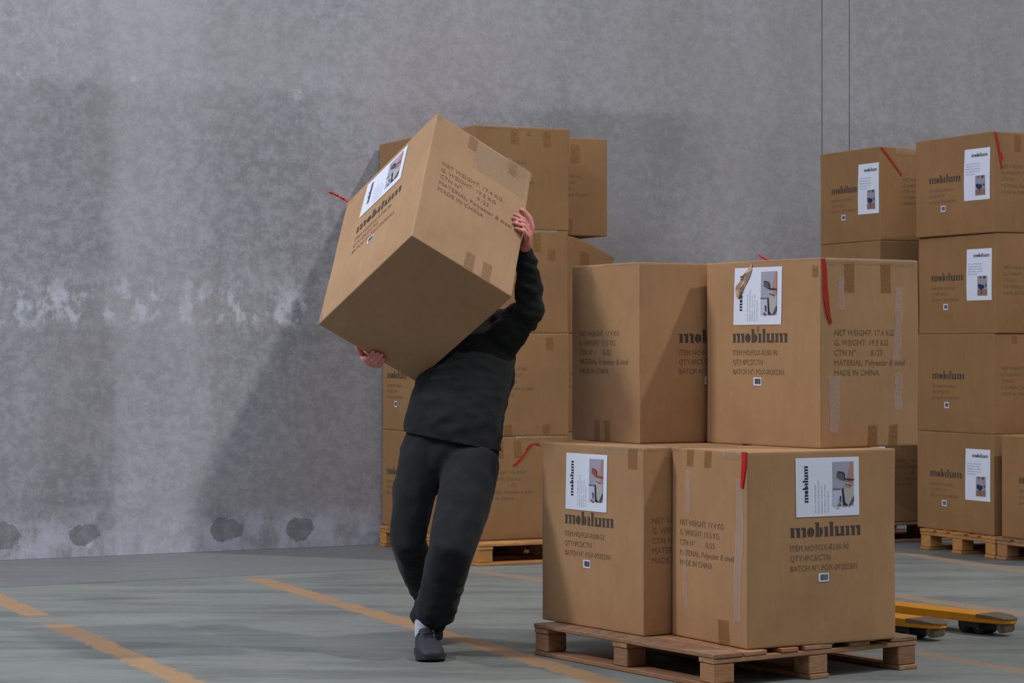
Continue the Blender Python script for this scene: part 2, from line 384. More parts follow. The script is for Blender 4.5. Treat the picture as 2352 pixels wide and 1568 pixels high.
# ------------------------------------------------------------------ boxes
class Carton:
    """local frame: origin = near bottom corner, X = along the right-hand face, Y = along the left-hand face, Z = up"""
    def __init__(s, name, loc, yaw, wl, wr, h, label, group, mat='card', bulge=0.008, mtx=None, seed=0, deform=None):
        s.wl, s.wr, s.h, s.bu, s.seed, s.deform = wl, wr, h, bulge, seed, deform
        s.root = empty(name, loc, yaw, label, 'box', group)
        if mtx is not None: s.root.matrix_world = mtx
        r = 0.005
        def ticks(L, n=16): return [0, r * 0.3, r, r * 2.5] + [L * i / n for i in range(1, n)] + [L - r * 2.5, L - r, L - r * 0.3, L]
        X, Y, Z = ticks(wr, 14), ticks(wl, 14), ticks(h, 20)
        V = []; F = []; idx = {}
        def vert(p):
            k = (round(p[0], 6), round(p[1], 6), round(p[2], 6))
            if k not in idx: idx[k] = len(V); V.append(s.warp(Vector(p), r))
            return idx[k]
        def grid(A, B, f, flip):
            for i in range(len(A) - 1):
                for j in range(len(B) - 1):
                    q = [vert(f(A[i], B[j])), vert(f(A[i + 1], B[j])), vert(f(A[i + 1], B[j + 1])), vert(f(A[i], B[j + 1]))]
                    F.append(tuple(reversed(q)) if flip else tuple(q))
        grid(X, Z, lambda a, b: (a, 0, b), False); grid(X, Z, lambda a, b: (a, wl, b), True)
        grid(Y, Z, lambda a, b: (0, a, b), True); grid(Y, Z, lambda a, b: (wr, a, b), False)
        grid(X, Y, lambda a, b: (a, b, 0), True); grid(X, Y, lambda a, b: (a, b, h), False)
        s.body = mesh('carton', V, F, M[mat], s.root, True)
    def warp(s, p, r=0.0):
        q = Vector(p)
        if r:   # round the edges
            inner = Vector((min(max(q.x, r), s.wr - r), min(max(q.y, r), s.wl - r), min(max(q.z, r), s.h - r)))
            d = q - inner
            if d.length > 1e-9: q = inner + d.normalized() * min(r, d.length)
        fx, fy, fz = p[0] / s.wr, p[1] / s.wl, p[2] / s.h
        c = lambda t: max(0.0, math.sin(PI * min(1, max(0, t)))) ** 0.8
        bz = c(fz)
        q.y -= s.bu * c(fx) * bz * (1 - 2 * fy); q.x -= s.bu * c(fy) * bz * (1 - 2 * fx)
        nv = noise.noise_vector(Vector((p[0] * 3 + s.seed * 7.1, p[1] * 3, p[2] * 3))) * 0.0045
        q.x += nv.x * bz ** 0.4; q.y += nv.y * bz ** 0.4
        if s.deform: q = s.deform(q)
        return q
    def surf(s, face, u, v, e):
        if face == 'R': p = Vector((u, -0.0, v)); n = Vector((0, -1, 0))
        elif face == 'L': p = Vector((0, s.wl - u, v)); n = Vector((-1, 0, 0))
        else: p = Vector((u, v, s.h)); n = Vector((0, 0, 1))
        return s.warp(p) + n * e
    def put(s, name, geo, face, u, v, mat, e=0.0012, rot=False, parent=None, idx=None):
        V, F = geo
        if rot: V = [(-b, a) for a, b in V]
        return mesh(name, [s.surf(face, u + a, v + b, e) for a, b in V], F, mat, parent or s.root, idx=idx)
    def rect(s, name, face, u0, v0, u1, v1, mat, e=0.001, parent=None, n=8, slope=0.0, jag=0.0, thick=0.0):
        V = []; F = []
        for j in range(n + 1):
            for i in range(n + 1):
                a, b = i / n, j / n
                jj = (random.random() - 0.5) * jag if (i in (0, n) or j in (0, n)) else 0
                V.append((u0 + (u1 - u0) * a + slope * b + jj, v0 + (v1 - v0) * b + jj))
        for j in range(n):
            for i in range(n):
                k = j * (n + 1) + i; F.append((k, k + 1, k + n + 2, k + n + 1))
        return s.put(name, (V, F), face, 0, 0, mat, e, parent=parent)
    def logo(s, face, u, v, xh=0.037, width=0.345, mat='ink'):
        return s.put('printed_logo', logo_geo(xh, width), face, u, v, M[mat], 0.0012)
    def text(s, face, u, v, lines, cap=0.022, step=0.040, width=0.4, mat='ink_faded'):
        return s.put('printed_text', text_block(lines, cap, step, width), face, u, v, M[mat], 0.0012)
    def sticker(s, face, u, v, w_=0.05, h_=0.034):
        st = s.rect('barcode_sticker', face, u, v, u + w_, v + h_, M['paper'], 0.0016, n=2)
        V = []; F = []; x = 0.18 * w_; rr = random.Random(3)
        while x < 0.86 * w_:
            t = w_ * rr.choice((0.02, 0.03, 0.05)); b = len(V)
            V += [(x, 0.18 * h_), (x + t, 0.18 * h_), (x + t, 0.85 * h_), (x, 0.85 * h_)]; F.append((b, b + 1, b + 2, b + 3)); x += t + w_ * rr.choice((0.02, 0.03))
        s.put('barcode', (V, F), face, u, v, M['ink_label'], 0.0022, parent=st)
    def label_wide(s, face, u, v, w_, h_, chair='grey', skew=0.0):
        lab = s.rect('shipping_label', face, u, v, u + w_, v + h_, M['paper'], 0.002, slope=skew, n=8)
        s.put('label_logo', logo_geo(w_ * 0.055, h_ * 0.62), face, u + w_ * 0.19, v + h_ * 0.24, M['ink_label'], 0.003, rot=True, parent=lab)
        lines = ['ART. NO.:  FOX-R100-90 CHAIR', 'DESCRIPTION: CHAIR MEDIUM GREY', 'DIMENSIONS:   55x62xH81 CM', 'NETT WEIGHT:  4,35 KG / PIECE', 'COLOUR: GREY / BLACK']
        s.put('label_text', text_block(lines, 0.0055, w_ * 0.05, h_ * 0.56), face, u + w_ * 0.31, v + h_ * 0.06, M['ink_small'], 0.003, rot=True, parent=lab)
        s.photo(face, u + w_ * 0.575, v + h_ * 0.17, w_ * 0.335, h_ * 0.75, lab, chair)
    def label_tall(s, face, u, v, w_, h_):
        lab = s.rect('shipping_label', face, u, v, u + w_, v + h_, M['paper'], 0.002, n=6)
        s.put('label_logo', logo_geo(h_ * 0.05, w_ * 0.62), face, u + w_ * 0.28, v + h_ * 0.84, M['ink_label'], 0.003, parent=lab)
        lines = ['ART. NO.: FOX-R100-52', 'DESCRIPTION: CHAIR', 'DIMENSIONS: 55x62xH81', 'NETT WEIGHT: 4,35 KG', 'COLOUR: BLUE']
        s.put('label_text', text_block(lines, 0.007, h_ * 0.05, w_ * 0.58), face, u + w_ * 0.07, v + h_ * 0.70, M['ink_small'], 0.003, parent=lab)
        s.photo2(face, u + w_ * 0.45, v + h_ * 0.09, w_ * 0.38, h_ * 0.38, lab)
    def polys(s, name, face, u, v, pw, ph, P, lab):
        V = []; F = []; idx = []; mats = []
        for k, (pts, c) in enumerate(P):
            if c not in mats: mats.append(c)
            b = len(V); V += [((x * pw), (1 - y) * ph, 0.003 + 0.0004 * k) for x, y in pts]; F.append(tuple(range(b + len(pts) - 1, b - 1, -1))); idx.append(mats.index(c))
        W = [s.surf(face, u + a, v + b, e) for a, b, e in V]
        return mesh(name, W, F, [pic(c) for c in mats], lab, idx=idx)
    def photo(s, face, u, v, pw, ph, lab, chair):
        c1 = {'grey': (98, 98, 112), 'red': (176, 92, 70)}[chair]; c2 = {'grey': (60, 58, 70), 'red': (150, 70, 56)}[chair]
        P = [([(0, 0), (1, 0), (1, 1), (0, 1)], (172, 168, 186)), ([(0, .64), (.47, .64), (.55, 1), (0, 1)], (196, 200, 224)),
             ([(.5, .45), (1, .5), (1, .8), (.74, 1), (.6, 1)], (186, 180, 176)), ([(.88, 0), (1, 0), (1, .55), (.78, .58), (.72, .32)], (190, 140, 126)),
             ([(0, .60), (.36, .61), (.36, .63), (0, .625)], (110, 106, 122)), ([(.42, .6), (.49, .6), (.56, .92), (.72, 1), (.48, 1)], (54, 52, 60)),
             ([(1, .78), (1, .9), (.86, 1), (.74, 1)], (90, 90, 98)), ([(.22, .21), (.5, .24), (.57, .31), (.56, .41), (.4, .39), (.2, .33)], c1),
             ([(.22, .21), (.5, .235), (.58, .30), (.56, .42), (.52, .41), (.53, .31), (.47, .26), (.22, .235)], c2),
             ([(.55, .38), (1, .40), (1, .43), (.56, .415)], c2), ([(.56, .5), (.86, .55), (.86, .57), (.56, .52)], c2), ([(.3, .78), (.37, .78), (.38, .92), (.33, .92)], (60, 58, 70)),
             ([(.2, .97), (.28, .94), (.38, .96), (.36, 1), (.2, 1)], (140, 110, 84))]
        s.polys('label_photo', face, u, v, pw, ph, P, lab)
    def photo2(s, face, u, v, pw, ph, lab):
        P = [([(0, 0), (1, 0), (1, 1), (0, 1)], (160, 156, 168)), ([(0, .72), (1, .68), (1, 1), (0, 1)], (150, 118, 104)),
             ([(.2, 0), (.42, 0), (.4, .12), (.22, .12)], (150, 90, 84)), ([(.6, 0), (.88, 0), (.8, .14), (.62, .12)], (80, 80, 92)),
             ([(.08, .42), (.3, .4), (.5, .46), (.68, .44), (.7, .6), (.5, .68), (.26, .68), (.1, .56)], (48, 54, 104)),
             ([(.4, .66), (.46, .66), (.44, .9), (.4, .9)], (52, 50, 70)), ([(.86, .4), (.96, .48), (.9, .56), (.84, .5)], (40, 44, 70))]
        s.polys('label_photo', face, u, v, pw, ph, P, lab)
    def strap(s, face, pts, wd, mat, e=0.004, out=None):
        V = []; F = []
        for i, (u, v) in enumerate(pts):
            ww = wd * (0.75 + 0.4 * random.random()) * (0.5 if i == len(pts) - 1 else 1)
            for k, (du, de) in enumerate(((-ww / 2, 0.0005), (ww / 2, 0.0005), (ww / 2, e), (-ww / 2, e))):
                V.append(s.surf(face, u + du, v, de))
        for i in range(len(pts) - 1):
            b = i * 4
            for k in range(4): F.append((b + k, b + (k + 1) % 4, b + 4 + (k + 1) % 4, b + 4 + k))
        n = len(V); F.append((0, 3, 2, 1)); F.append((n - 4, n - 3, n - 2, n - 1))
        return mesh('red_strap', V, F, M[mat], s.root)
    def edge_tape(s, face, u0, u1, drop=0.02, mat='tape_gloss', n=26, name='clear_tape'):
        """crumpled tape folded over the top edge"""
        V = []; F = []
        for i in range(n + 1):
            u = u0 + (u1 - u0) * i / n
            cr = lambda k: 0.0035 * noise.noise(Vector((u * 60, k * 3.1, s.seed)))
            V.append(s.surf(face, u, s.h - drop * (1 + 0.35 * noise.noise(Vector((u * 25, s.seed, 1)))), 0.0022 + abs(cr(1))))
            V.append(s.surf(face, u, s.h - drop * 0.5, 0.0035 + abs(cr(2)) * 1.5))
            V.append(s.surf(face, u, s.h + 0.002, 0.003 + abs(cr(3))))
            p = s.surf(face, u, s.h + 0.002, -0.05); V.append(p)
        for i in range(n):
            for k in range(3):
                b = i * 4 + k; F.append((b, b + 4, b + 5, b + 1))
        return mesh(name, V, F, M[mat], s.root, True)
_pic = {}
def pic(c):
    if c not in _pic: _pic[c] = flat('photo_print_%d_%d_%d' % c, c, 0.5, 0.3, 0.05)
    return _pic[c]

ITEM90 = ['ITEM NO:FOX-R100-90', 'QTY:4PCS/CTN', 'BATCH N°: FOX-09202301']
ITEM52 = ['ITEM NO:FOX-R100-52', 'QTY:4PCS/CTN', 'BATCH N°: FOX-09202301']
NETT = ['NET WEIGHT: 17.4 KG', 'G. WEIGHT: 19.5 KG', 'CTN N°:        8./23', 'MATERIAL: Polyester & steel', 'MADE IN CHINA']
NETB = ['NET WEIGHT: 15.45 KG', 'G. WEIGHT: 17.6 KG', 'CTN N°:        1./70', 'MATERIAL: Polyester & steel', 'MADE IN CHINA']

A_, B_, H_, P_ = 0.721, 0.539, 0.765, 0.136
def big_M(c, face, item=ITEM90, chair='grey', skew=0.0):
    u = 0.195 if face == 'R' else 0.180
    c.logo(face, u, 0.427)
    c.text(face, u, 0.374, item, 0.022, 0.040, 0.325)
    c.sticker(face, u + 0.135, 0.248)
def big_N(c, face, n=NETT):
    c.text(face, 0.07, 0.455, n, 0.023, 0.0405, 0.385, 'ink_faded')
def tabs(c, face, us, top=True, drop=0.07, wd=0.045, z0=0.0):
    for u in us:
        if top: c.rect('packing_tape', face, u, c.h - drop - z0, u + wd, c.h - 0.004 - z0, M['tape'], 0.0018, n=3, jag=0.002)
        else: c.rect('packing_tape', face, u, 0.006, u + wd, drop, M['tape'], 0.0018, n=3, jag=0.002)

# --- the four cartons on the front pallet
GF = 'cartons on the front pallet'
LL = Carton('cardboard_box', (0.5338, 9.400, P_), 0.595, A_, B_, H_, 'lower left carton on the front pallet, its white label picturing a red chair', GF, seed=1)
big_M(LL, 'L', ITEM52)
LL.label_wide('L', 0.186, 0.488, 0.295, 0.238, 'red'); LL.text('R', 0.040, 0.455, NETT, 0.023, 0.0405, 0.385, 'ink_faded')
LL.rect('clear_tape', 'L', 0.36, 0.735, 0.62, 0.752, M['tape_gloss'], 0.0018)
tabs(LL, 'L', (0.62,), True, 0.09, 0.06)
LL.edge_tape('L', 0.45, 0.71, 0.012); LL.edge_tape('R', 0.02, 0.12, 0.012)

LR = Carton('cardboard_box', (0.912, 8.985, P_), 0.5009, B_, A_, H_, 'lower right carton on the front pallet, bright red strap on its near top corner', GF, seed=2, bulge=0.012)
big_N(LR, 'L'); big_M(LR, 'R'); LR.label_wide('R', 0.225, 0.505, 0.310, 0.232, 'grey')
tabs(LR, 'L', (0.115, 0.245), True, 0.07, 0.05); tabs(LR, 'L', (0.345,), False, 0.10, 0.075)
LR.strap('L', [(0.526, 0.765), (0.524, 0.72), (0.518, 0.68), (0.511, 0.625)], 0.026, 'red', 0.006)
LR.rect('clear_tape', 'L', 0.455, 0.10, 0.50, 0.66, M['tape_pale'], 0.0016, n=10, jag=0.012, slope=0.02)
LR.rect('clear_tape', 'L', 0.100, 0.12, 0.130, 0.36, M['tape_pale'], 0.0016, n=8, jag=0.010, slope=-0.01)
LR.rect('clear_tape', 'L', 0.115, 0.50, 0.150, 0.68, M['tape_pale'], 0.0016, n=8, jag=0.010)
LR.edge_tape('L', 0.0, 0.06, 0.014); LR.edge_tape('L', 0.38, 0.50, 0.03)

z2 = P_ + H_ + 0.001
UL = Carton('cardboard_box', (0.5372, 9.770, z2), 0.5291, B_, A_, H_, 'upper left carton on the front pallet, without a white label', GF, seed=3)
big_N(UL, 'L'); big_M(UL, 'R')
tabs(UL, 'L', (0.19, 0.27), False, 0.09, 0.04)
UL.edge_tape('L', 0.25, 0.53, 0.008)

UR = Carton('cardboard_box', (1.238, 9.290, z2), 0.6001, A_, B_, H_, 'upper right carton on the front pallet with a torn white label and dark red strap', GF, seed=4)
big_M(UR, 'L'); UR.label_wide('L', 0.188, 0.500, 0.300, 0.238, 'grey', 0.002); big_N(UR, 'R')
tabs(UR, 'R', (0.125, 0.325), True, 0.125, 0.055, 0.01); tabs(UR, 'R', (0.255, 0.37), False, 0.09, 0.05)
UR.strap('R', [(0.010, 0.762), (0.018, 0.72), (0.020, 0.66), (0.026, 0.60), (0.036, 0.54), (0.050, 0.505)], 0.022, 'dark_red', 0.005)
UR.rect('clear_tape', 'R', 0.09, 0.56, 0.125, 0.69, M['tape_pale'], 0.0016, n=8, jag=0.012)
UR.rect('clear_tape', 'R', 0.385, 0.36, 0.425, 0.65, M['tape_pale'], 0.0016, n=8, jag=0.014, slope=0.02)
UR.rect('clear_tape', 'R', 0.045, 0.06, 0.095, 0.29, M['tape_pale'], 0.0016, n=8, jag=0.012)
UR.rect('clear_tape', 'R', 0.40, 0.15, 0.44, 0.30, M['tape_pale'], 0.0016, n=8, jag=0.014)
UR.edge_tape('R', 0.02, 0.52, 0.022); UR.edge_tape('L', 0.28, 0.72, 0.006)
UR.rect('packing_tape', 'L', 0.67, 0.69, 0.705, 0.735, M['tape'], 0.0018, n=3)
UR.rect('packing_tape', 'L', 0.335, 0.470, 0.350, 0.494, M['tape'], 0.0018, n=2)
# torn-open cardboard over the label
TV = [(0.300, 0.755), (0.284, 0.735), (0.262, 0.715), (0.236, 0.688), (0.214, 0.672), (0.198, 0.650), (0.206, 0.618), (0.222, 0.606), (0.240, 0.632), (0.268, 0.668), (0.292, 0.700), (0.304, 0.730)]
V_ = []; F_ = []
cx_, cy_ = 0.250, 0.682
for i, (a, b) in enumerate(TV):
    V_.append(UR.surf('L', a, b, 0.0042)); V_.append(UR.surf('L', cx_ + (a - cx_) * 0.55, cy_ + (b - cy_) * 0.6, 0.010 + 0.005 * (i % 3)))
V_.append(UR.surf('L', cx_, cy_, 0.006)); n_ = len(TV)
for i in range(n_):
    j = (i + 1) % n_; F_ += [(2 * i, 2 * j, 2 * j + 1, 2 * i + 1), (2 * i + 1, 2 * j + 1, 2 * n_)]
mesh('torn_cardboard', V_, F_, M['inner'], UR.root)
def free_strap(root, pts, r, mat):
    bm = bmesh.new()
    for a, b in zip(pts[:-1], pts[1:]): bm_cyl(bm, a, b, r, seg=8)
    for p in pts[1:-1]: bmesh.ops.create_icosphere(bm, subdivisions=2, radius=r, matrix=Matrix.Translation(p))
    for v in bm.verts: pass
    return from_bm('red_strap', bm, M[mat], root, True)
free_strap(UR.root, [(0.02, 0.345, H_ + 0.002), (0.02, 0.375, H_ + 0.012), (0.02, 0.40, H_ + 0.024)], 0.005, 'red')

Carton('cardboard_box', (1.03, 9.71, P_), 0.55, 0.66, 0.539, H_, 'carton hidden behind the lower right box, under the carton with the torn label', GF, seed=5)

# --- stacks at the back
def back_M(c, face='L', lab=True, u=0.13):
    u += 0.03
    c.logo(face, u, 0.342, 0.034, 0.345)
    c.text(face, u, 0.285, ITEM52, 0.018, 0.037, 0.30)
    c.sticker(face, u + 0.135, 0.155, 0.05, 0.038)
    if lab: c.label_tall(face, 0.535, 0.210, 0.255, 0.325)
def back_N(c, face='R', u=0.06):
    c.text(face, u, 0.405, NETB, 0.020, 0.040, 0.33)
H2 = 0.631; Y2 = 0.4366
R2 = Vector((math.cos(Y2), math.sin(Y2), 0)); L2 = Vector((-math.sin(Y2), math.cos(Y2), 0))
GR = 'stacked cartons against the wall on the right'
ords = ['bottom', 'second from bottom', 'second from top', 'top']
RS0 = Vector((3.012, 14.476, 0))
for k in range(4):
    off = R2 * (0.008 * ((k * 7) % 3 - 1)) + L2 * (0.006 * ((k * 5) % 3 - 1))
    tx = {0: 'bottom carton of the tall right stack, standing on the yellowish pallet',
          1: 'brown carton without a white label in the tall right stack, second from bottom',
          2: 'brown carton with a white label, directly under the top one of the tall right stack',
          3: "top carton of the tall stack at the photo's right edge, red strap on its corner"}[k]
    c = Carton('cardboard_box', RS0 + off + Vector((0, 0, P_ + k * (H2 + .0008))), Y2 + (0.012 if k == 3 else 0), 0.82, 0.60, H2, tx, GR, 'card_back', seed=10 + k)
    back_M(c, 'L', k != 1, 0.12 if k != 1 else 0.15); back_N(c)
    if k == 3:
        c.strap('R', [(0.012, 0.625), (0.03, 0.56), (0.048, 0.48), (0.062, 0.40)], 0.016, 'dark_red')
        c.strap('R', [(0.052, 0.50), (0.066, 0.46)], 0.014, 'red')
        tabs(c, 'R', (0.16,), True, 0.11, 0.05, 0.01)
    if k == 1: tabs(c, 'R', (0.14,), True, 0.05, 0.04, 0.01)
RB0 = Vector((2.47, 15.55, 0))
for k in range(4):
    tx = {0: 'shadowed bottom carton seen in the gap between the front pallet and right stack',
          1: 'rear right stack\'s second carton from the floor, hidden by the front boxes',
          2: 'brown carton directly under the top one of the rear right stack by the wall',
          3: 'top carton of the rear right stack, shiny clear tape and red strap on its corner'}[k]
    c = Carton('cardboard_box', RB0 + Vector((0, 0, P_ + k * (H2 + .0008))), Y2 + 0.006 * (k % 2), 0.73, 0.60, H2, tx, GR, 'card_back', seed=20 + k)
    if k == 3:
        back_M(c, 'L', False, 0.115); c.label_tall('L', 0.485, 0.185, 0.235, 0.340)
        c.strap('R', [(0.008, 0.625), (0.06, 0.57), (0.12, 0.50), (0.17, 0.44)], 0.018, 'dark_red')
        c.edge_tape('R', 0.12, 0.40, 0.05)
    elif k == 2: pass
    else: back_M(c)
    back_N(c, 'R', 0.18 if k == 3 else 0.05)
c = Carton('cardboard_box', RS0 - L2 * (0.076 + 0.72) + Vector((0, 0, P_)), Y2, 0.72, 0.60, H2, 'single brown carton cut off by the photo\'s right edge, on the nearer right pallet', GR, 'card_back', seed=30)
back_M(c, 'L', False, 0.15); back_N(c)

GL = 'stacked cartons against the wall behind the person'
Y3 = 0.434
R3 = Vector((math.cos(Y3), math.sin(Y3), 0)); L3 = Vector((-math.sin(Y3), math.cos(Y3), 0))
BL0 = Vector((-0.233, 14.06, 0))
for k in range(4):
    z = Vector((0, 0, P_ + k * (H2 + .0008)))
    tx = {0: 'bottom carton behind the walking person\'s legs, with an orange-red strap at its top',
          1: 'brown carton second from the bottom of the left rear stack, right of the person\'s torso',
          2: 'brown carton under the top one of the left rear stack, beside the raised sleeve',
          3: 'top carton of the left rear stack, rising behind the carried box'}[k]
    c = Carton('cardboard_box', BL0 + z + R3 * (0.006 if k % 2 else 0), Y3, 0.765, 0.64, H2, tx, GL, 'card_back', seed=40 + k)
    back_M(c, 'L', False); back_N(c)
    if k == 3:
        tabs(c, 'R', (0.46, ), True, 0.10, 0.05, 0.015); tabs(c, 'R', (0.24,), True, 0.09, 0.05, 0.015); c.rect('packing_tape', 'R', 0.35, 0.58, 0.375, 0.605, M['tape'], 0.0018, n=2)
        c.edge_tape('R', 0.05, 0.40, 0.014)
    elif k == 2:
        tabs(c, 'R', (0.40,), True, 0.12, 0.05, 0.01); c.edge_tape('R', 0.3, 0.56, 0.02); tabs(c, 'R', (0.50,), True, 0.07, 0.05, 0.11)
    elif k == 1:
        tabs(c, 'R', (0.48,), True, 0.08, 0.05, 0.02); tabs(c, 'R', (0.2, 0.46), False, 0.07, 0.05)
    else:
        tabs(c, 'R', (0.15, 0.27), True, 0.11, 0.05, 0.02); c.edge_tape('R', 0.28, 0.52, 0.016)
        c.strap('R', [(0.27, 0.455), (0.31, 0.49), (0.345, 0.53), (0.375, 0.565)], 0.02, 'dark_red')
        c.strap('R', [(0.36, 0.555), (0.39, 0.583), (0.42, 0.588), (0.44, 0.575)], 0.03, 'dark_red')
    # farther box of the same row, nearer the wall
    tx = {0: 'bottom carton against the concrete wall, just left of the person\'s hip',
          1: 'brown carton by the wall with a barcode sticker, just below the left-hand hand',
          2: 'third carton from the floor by the wall, hidden behind the carried box',
          3: 'top carton by the wall, its corner peeking out left of the carried box'}[k]
    c = Carton('cardboard_box', BL0 + z + L3 * 0.772 + R3 * (-0.02 if k == 3 else 0.004 * k), Y3, 0.728, 0.63, H2, tx, GL, 'card_back', seed=50 + k)
    back_M(c, 'L', False, 0.06); back_N(c)
    # second column, to the right and set back
    def crush(q):
        t = max(0.0, (q.x - 0.22) / 0.30) * max(0.0, (q.z - 0.30) / 0.33)
        q = q.copy(); q.z -= 0.15 * min(1.0, t) ** 1.4; q.x += 0.05 * min(1, t); q.y -= 0.02 * min(1, t); return q
    tx = {0: 'bottom carton of the left rear stack\'s right column, behind the front boxes',
          1: 'left rear stack carton with a sliver of white label showing in a narrow gap',
          2: 'crushed brown carton with a sagging top corner under the set-back top box',
          3: 'set-back top right carton of the left rear stack, above the crushed box'}[k]
    c = Carton('cardboard_box', BL0 + z + L3 * 0.505 + R3 * 0.665, Y3, 0.765, 0.505, H2, tx, GL, 'card_back', seed=60 + k, deform=crush if k == 2 else None)
    c.text('R', -0.0 + 0.02, 0.405 - (0.0 if k != 3 else 0.03), NETB, 0.020, 0.040, 0.33) if k != 2 else None
    if k == 3: tabs(c, 'R', (0.24,), True, 0.12, 0.06, 0.04); tabs(c, 'R', (0.20,), False, 0.11, 0.05)
    if k == 2: c.rect('packing_tape', 'R', 0.30, 0.44, 0.36, 0.55, M['tape'], 0.002, n=4)
    if k == 1: c.rect('shipping_label', 'R', 0.004, 0.20, 0.05, 0.53, M['paper'], 0.002, n=4)

# ------------------------------------------------------------------ pallets
def pallet(loc, yaw, Y, X, label, group, boards_along='Y', deck=None, mat='wood', h=P_, bl=0.10, seed=0):
    """X = length of the right-hand side, Y = length of the left-hand side"""
    rnd = random.Random(seed)
    root = empty('wooden_pallet', loc, yaw, label, 'pallet', group)
    sw = boards_along == 'X'
    Wp, Lp = (X, Y) if not sw else (Y, X)       # Wp across the deck boards, Lp along them
    def bx(name, p0, p1, q0, q1, z0, z1, m, bev=0.003, skew=0.0):
        lo, hi = ((p0, q0, z0), (p1, q1, z1)) if not sw else ((q0, p0, z0), (q1, p1, z1))
        bm = bmesh.new(); bm_box(bm, lo, hi, bev)
        return from_bm(name, bm, M[m], root)
    t = 0.0195; j = 0.0008
    ms = [mat, mat, 'wood_dark' if mat == 'wood' else mat]
    for (a, b) in deck: bx('deck_board', a, b, rnd.uniform(0, .004), Lp - rnd.uniform(0, .004), h - t, h - 0.001 - rnd.uniform(0, .0015), rnd.choice(ms))
    for q in (0.004, Lp / 2 - bl / 2, Lp - bl - 0.004): bx('stringer_board', 0.002, Wp - 0.002, q, q + bl, h - 2 * t - j, h - t - j, rnd.choice(ms))
    for q in (0.004, Lp / 2 - bl / 2, Lp - bl - 0.004):
        for p in (0.006, Wp / 2 - bl / 2, Wp - bl - 0.006):
            b = bx('block', p, p + bl, q + 0.002, q + bl - 0.002, t + j, h - 2 * t - 2 * j, rnd.choice(ms), 0.004)
    for p in (0.004, Wp / 2 - bl / 2, Wp - bl - 0.004): bx('bottom_board', p, p + bl + 0.002, 0.0, Lp, 0.0005, t, rnd.choice(ms))
    return root
pallet((0.7731, 8.8505, 0), 0.5895, 1.2277, 1.0593, 'weathered wooden pallet in front carrying four cartons', 'wooden pallets', 'Y',
       [(0, .145), (.15, .265), (.335, .425), (.455, .60), (.69, .80), (.915, 1.059)], 'wood', seed=3, bl=0.098)
EUR = [(0, .145), (.165, .265), (.29, .435), (.46, .56), (.655 - .07, .655), (.655 + .0, .80)]
EURD = [(0, .145), (.180, .280), (.3275, .4725), (.520, .620), (.655, .80)]
pallet(tuple(RS0 - R2 * 0.06 - L2 * 0.085), Y2, 0.80, 1.2, 'pale yellow wooden pallet under the tall right stack', 'wooden pallets', 'X', EURD, 'wood_orange', seed=5)
pallet(tuple(RS0 - R2 * 0.06 - L2 * 0.892), Y2, 0.80, 1.2, 'wooden pallet cut off by the photo\'s right edge, under the single carton', 'wooden pallets', 'X', EURD, 'wood', seed=6)
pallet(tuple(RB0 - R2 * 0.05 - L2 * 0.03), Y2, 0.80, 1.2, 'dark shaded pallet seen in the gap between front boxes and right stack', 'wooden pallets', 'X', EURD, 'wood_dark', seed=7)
BP = Vector((-0.206, 13.872, 0))
pallet(tuple(BP), Y3, 0.80, 1.2, 'wooden pallet right of the person\'s shins, under the left rear stack', 'wooden pallets', 'X', EURD, 'wood_orange', seed=8)
pallet(tuple(BP + L3 * 0.808), Y3, 0.80, 1.2, 'wooden pallet against the concrete wall left of the person\'s legs', 'wooden pallets', 'X', EURD, 'wood_orange', seed=9)

